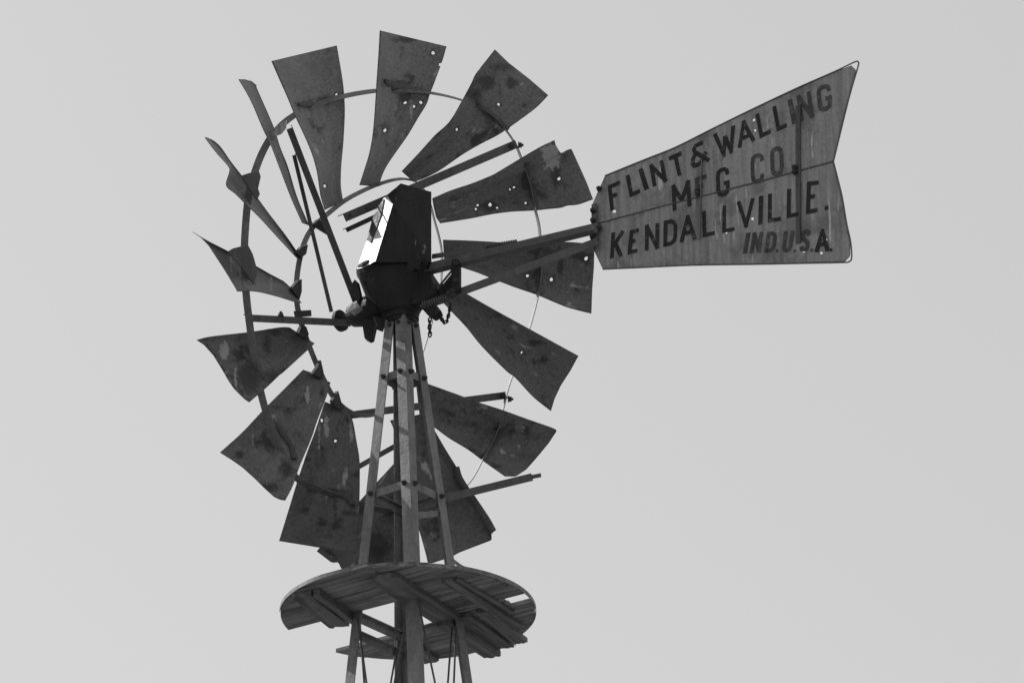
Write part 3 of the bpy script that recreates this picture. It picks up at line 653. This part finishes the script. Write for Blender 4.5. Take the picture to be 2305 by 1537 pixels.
# painted letters: stroke outlines, each letter its own thin coat standing a hair proud of the sheet
GL = {'F': [[(0,0),(0,1),(1,1)],[(0,.54),(.75,.54)]], 'L': [[(0,1),(0,0),(1,0)]], 'I': [[(.5,0),(.5,1)]], 'N': [[(0,0),(0,1),(1,0),(1,1)]],
      'T': [[(0,1),(1,1)],[(.5,1),(.5,0)]], 'W': [[(0,1),(.25,0),(.5,.8),(.75,0),(1,1)]], 'A': [[(0,0),(.5,1),(1,0)],[(.2,.3),(.8,.3)]],
      'G': [[(1,.76),(.92,.93),(.7,1),(.3,1),(.08,.93),(0,.76),(0,.24),(.08,.07),(.3,0),(.7,0),(.92,.07),(1,.24),(1,.44),(.6,.44)]],
      'C': [[(1,.76),(.92,.93),(.7,1),(.3,1),(.08,.93),(0,.76),(0,.24),(.08,.07),(.3,0),(.7,0),(.92,.07),(1,.24)]],
      'O': [[(.5,1),(.25,.98),(.08,.92),(0,.76),(0,.24),(.08,.08),(.25,.02),(.5,0),(.75,.02),(.92,.08),(1,.24),(1,.76),(.92,.92),(.75,.98),(.5,1)]],
      'M': [[(0,0),(0,1),(.5,.28),(1,1),(1,0)]], 'K': [[(0,0),(0,1)],[(1,1),(0,.4)],[(.3,.58),(1,0)]], 'E': [[(1,1),(0,1),(0,0),(1,0)],[(0,.52),(.8,.52)]],
      'D': [[(0,0),(0,1),(.55,1),(.9,.9),(1,.74),(1,.26),(.9,.1),(.55,0),(0,0)]], 'V': [[(0,1),(.5,0),(1,1)]],
      'U': [[(0,1),(0,.22),(.1,.06),(.35,0),(.65,0),(.9,.06),(1,.22),(1,1)]],
      'S': [[(1,.78),(.9,.94),(.65,1),(.35,1),(.1,.94),(0,.78),(.08,.62),(.5,.5),(.92,.38),(1,.22),(.9,.06),(.65,0),(.35,0),(.1,.06),(0,.22)]],
      '&': [[(1,.0),(.22,.7),(.16,.86),(.28,.98),(.62,1.0)],[(.62,1.0),(.85,.98)],[(.3,.62),(.06,.42),(0,.22),(.1,.05),(.35,0),(.6,.08),(.85,.34),(.98,.44)]],
      '.': [[(.5,0.02),(.5,.98)]]}
def ribbon(pts, w_):
    P = [Vector(p) for p in pts]; L_, R_ = [], []
    for i, p in enumerate(P):
        d0 = (P[i] - P[i - 1]).normalized() if i else (P[1] - P[0]).normalized()
        d1 = (P[i + 1] - P[i]).normalized() if i < len(P) - 1 else d0
        if (P[0] - P[-1]).length < 1e-4 and i in (0, len(P) - 1): d0 = (P[-1] - P[-2]).normalized(); d1 = (P[1] - P[0]).normalized()
        n0, n1 = Vector((-d0.y, d0.x)), Vector((-d1.y, d1.x)); mi = (n0 + n1)
        mi = mi / max(0.55, mi.dot(n0)) if mi.length > 1e-3 else n0
        L_.append(p + mi * w_ / 2); R_.append(p - mi * w_ / 2)
    return L_, R_
def letter(ch, TL, TR, BL, BR, parent, mat='paint', sw=8.6):
    q = [Vector((1300 + x / 3.0742, 120 + y / 3.0742)) for x, y in (TL, TR, BL, BR)]
    W_ = ((q[1] - q[0]).length + (q[3] - q[2]).length) / 2; H_ = ((q[2] - q[0]).length + (q[3] - q[1]).length) / 2
    if ch == 'I': sw = W_
    if ch == '.': sw = W_
    V, F = [], []
    strokes = []
    for st0 in GL[ch]:                                         # break brush strokes at sharp corners
        cur = [st0[0]]
        for i in range(1, len(st0)):
            cur.append(st0[i])
            if i < len(st0) - 1:
                d0 = Vector((st0[i][0] - st0[i - 1][0], (st0[i][1] - st0[i - 1][1]) * 2)); d1 = Vector((st0[i + 1][0] - st0[i][0], (st0[i + 1][1] - st0[i][1]) * 2))
                if d0.normalized().dot(d1.normalized()) < -0.2: strokes.append(cur); cur = [st0[i]]
        strokes.append(cur)
    for si, stroke in enumerate(strokes):
        c = [(sw / 2 + (W_ - sw) * x, (sw / 2 if ch not in 'I.' else 0) + (H_ - (sw if ch not in 'I.' else 0)) * y) for x, y in stroke]
        if ch not in 'I.':                                     # run free ends out to the full height of the box
            for e, nb in ((0, 1), (-1, -2)):
                a = Vector(c[e]) - Vector(c[nb])
                if abs(a.y) > abs(a.x) * 1.0 and stroke[e][1] in (0, 1): c[e] = tuple(Vector(c[e]) + a.normalized() * sw / 2)
                elif abs(a.x) > abs(a.y) and stroke[e][0] in (0, 1) and stroke[e] != stroke[e * -1 - 1]: c[e] = tuple(Vector(c[e]) + a.normalized() * sw / 2 * 0.9)
        Lf, Rt = ribbon(c, sw); k = len(V)
        for lay in (0.0034 + 0.00035 * si, 0.0028 + 0.0003 * si):
            for p in Lf + Rt:
                u, v_ = p.x / W_, p.y / H_
                x = (q[2] * (1 - u) + q[3] * u) * (1 - v_) + (q[0] * (1 - u) + q[1] * u) * v_
                V.append(on_t(x.x, x.y, lay))
        n = len(Lf)
        for i in range(n - 1):
            F.append((k + i, k + i + 1, k + n + i + 1, k + n + i)); o2 = k + 2 * n
            F.append((o2 + i, o2 + n + i, o2 + n + i + 1, o2 + i + 1)); F.append((k + i, o2 + i, o2 + i + 1, k + i + 1)); F.append((k + n + i, k + n + i + 1, o2 + n + i + 1, o2 + n + i))
    o = obj('letter' if ch != '.' else 'full_stop', V, F, mat, parent); return o
TXT = [('F',(207,917),(293,880),(228,1092),(305,1058),0),('L',(333,850),(408,815),(362,998),(435,965),0),('I',(420,805),(448,794),(463,950),(495,935),0),('N',(497,775),(590,737),(520,925),(620,885),0),
  ('T',(628,717),(718,677),(664,865),(748,830),0),('&',(775,645),(890,590),(785,810),(915,745),0),('W',(938,562),(1088,497),(980,735),(1098,672),0),('A',(1095,492),(1200,442),(1112,660),(1228,605),0),
  ('L',(1230,425),(1308,390),(1262,590),(1340,552),0),('L',(1347,374),(1420,342),(1380,542),(1450,510),0),('I',(1452,325),(1482,315),(1486,492),(1518,480),1),('N',(1515,297),(1608,262),(1537,475),(1634,438),1),('G',(1650,235),(1748,205),(1668,415),(1762,380),1),
  ('M',(650,915),(775,875),(658,1092),(788,1055),0),('F',(810,862),(893,837),(822,1010),(895,985),1),('G',(955,805),(1050,780),(962,1000),(1053,980),0),('C',(1195,705),(1290,687),(1200,910),(1293,885),1),('O',(1330,655),(1422,638),(1338,858),(1427,838),1),
  ('K',(234,1242),(320,1225),(225,1420),(307,1404),0),('E',(362,1226),(425,1211),(345,1392),(413,1378),0),('N',(467,1190),(565,1173),(465,1366),(562,1350),0),('D',(597,1160),(690,1140),(592,1340),(688,1318),0),('A',(712,1132),(812,1108),(708,1310),(822,1285),0),
  ('L',(862,1095),(945,1078),(866,1275),(950,1255),0),('L',(1003,1056),(1085,1040),(1000,1246),(1088,1228),0),('V',(1103,1027),(1222,1000),(1108,1218),(1225,1192),0),('I',(1255,990),(1284,985),(1250,1190),(1279,1184),0),('L',(1318,974),(1402,960),(1316,1174),(1408,1158),0),
  ('L',(1450,941),(1525,930),(1446,1142),(1530,1125),0),('E',(1588,890),(1670,881),(1580,1113),(1660,1097),0),('.',(1710,1058),(1735,1054),(1710,1086),(1735,1082),0),
  ('I',(1168,1243),(1198,1240),(1142,1386),(1172,1383),1),('N',(1213,1241),(1285,1236),(1190,1384),(1265,1376),1),('D',(1312,1236),(1385,1231),(1290,1381),(1365,1375),1),('.',(1372,1358),(1390,1357),(1370,1378),(1388,1376),1),('U',(1428,1232),(1500,1226),(1412,1380),(1480,1372),1),
  ('.',(1494,1358),(1512,1357),(1492,1378),(1510,1376),1),('S',(1552,1222),(1614,1214),(1530,1377),(1602,1368),1),('.',(1612,1352),(1630,1351),(1609,1374),(1627,1372),1),('A',(1662,1222),(1726,1212),(1640,1377),(1742,1366),0),('.',(1746,1350),(1762,1349),(1744,1370),(1760,1368),0)]
for ch, a, b, c, d, fd in TXT:
    yc = 120 + (a[1] + d[1]) / 2 / 3.0742; xc = 1300 + (a[0] + d[0]) / 2 / 3.0742
    par = s_up if yc < 506 - 142 * (xc - 1334) / 542 else s_lo
    letter(ch, a, b, c, d, par, 'faded' if fd else 'paint', 8.8 if yc < 480 else 8.4)

# ---------------------------------------------------------------- chains
def chain(px, o, label, size):
    P = [on_t(x, y, o) for x, y in px]; cum = [0]
    for a, b in zip(P, P[1:]): cum.append(cum[-1] + (b - a).length)
    n = max(2, round(cum[-1] / (size * 1.35))); t = thing('chain', P[0], label, 'chain', 'rusty chains on the furl lever')
    for i in range(n):
        s = cum[-1] * (i + 0.5) / n; k = 0
        while k < len(cum) - 2 and cum[k + 1] < s: k += 1
        c = P[k].lerp(P[k + 1], (s - cum[k]) / (cum[k + 1] - cum[k])); d = (P[k + 1] - P[k]).normalized()
        sd = TD if i % 2 == 0 else (TD * 0.75 + TN * 0.65); sd = (sd - d * sd.dot(d)).normalized()
        L_ = size; W_ = size * 0.55
        pts = [c + d * (L_ * math.sin(q)) + sd * (W_ * math.cos(q)) for q in [2 * math.pi * j / 14 for j in range(14)]]
        MB().tube(pts, 0.0034, 6, closed=True).build('link', 'cast', t, smooth=True)
chain([(968, 716), (967, 735), (968, 756)], 0.035, 'short rusty chain hanging straight down from the furl lever', 0.013)
chain([(990, 704), (993, 716), (999, 726), (1005, 724), (1009, 712), (1012, 700), (1014, 686)], 0.035, 'rusty chain looping up from the furl lever to the tail arm', 0.011)
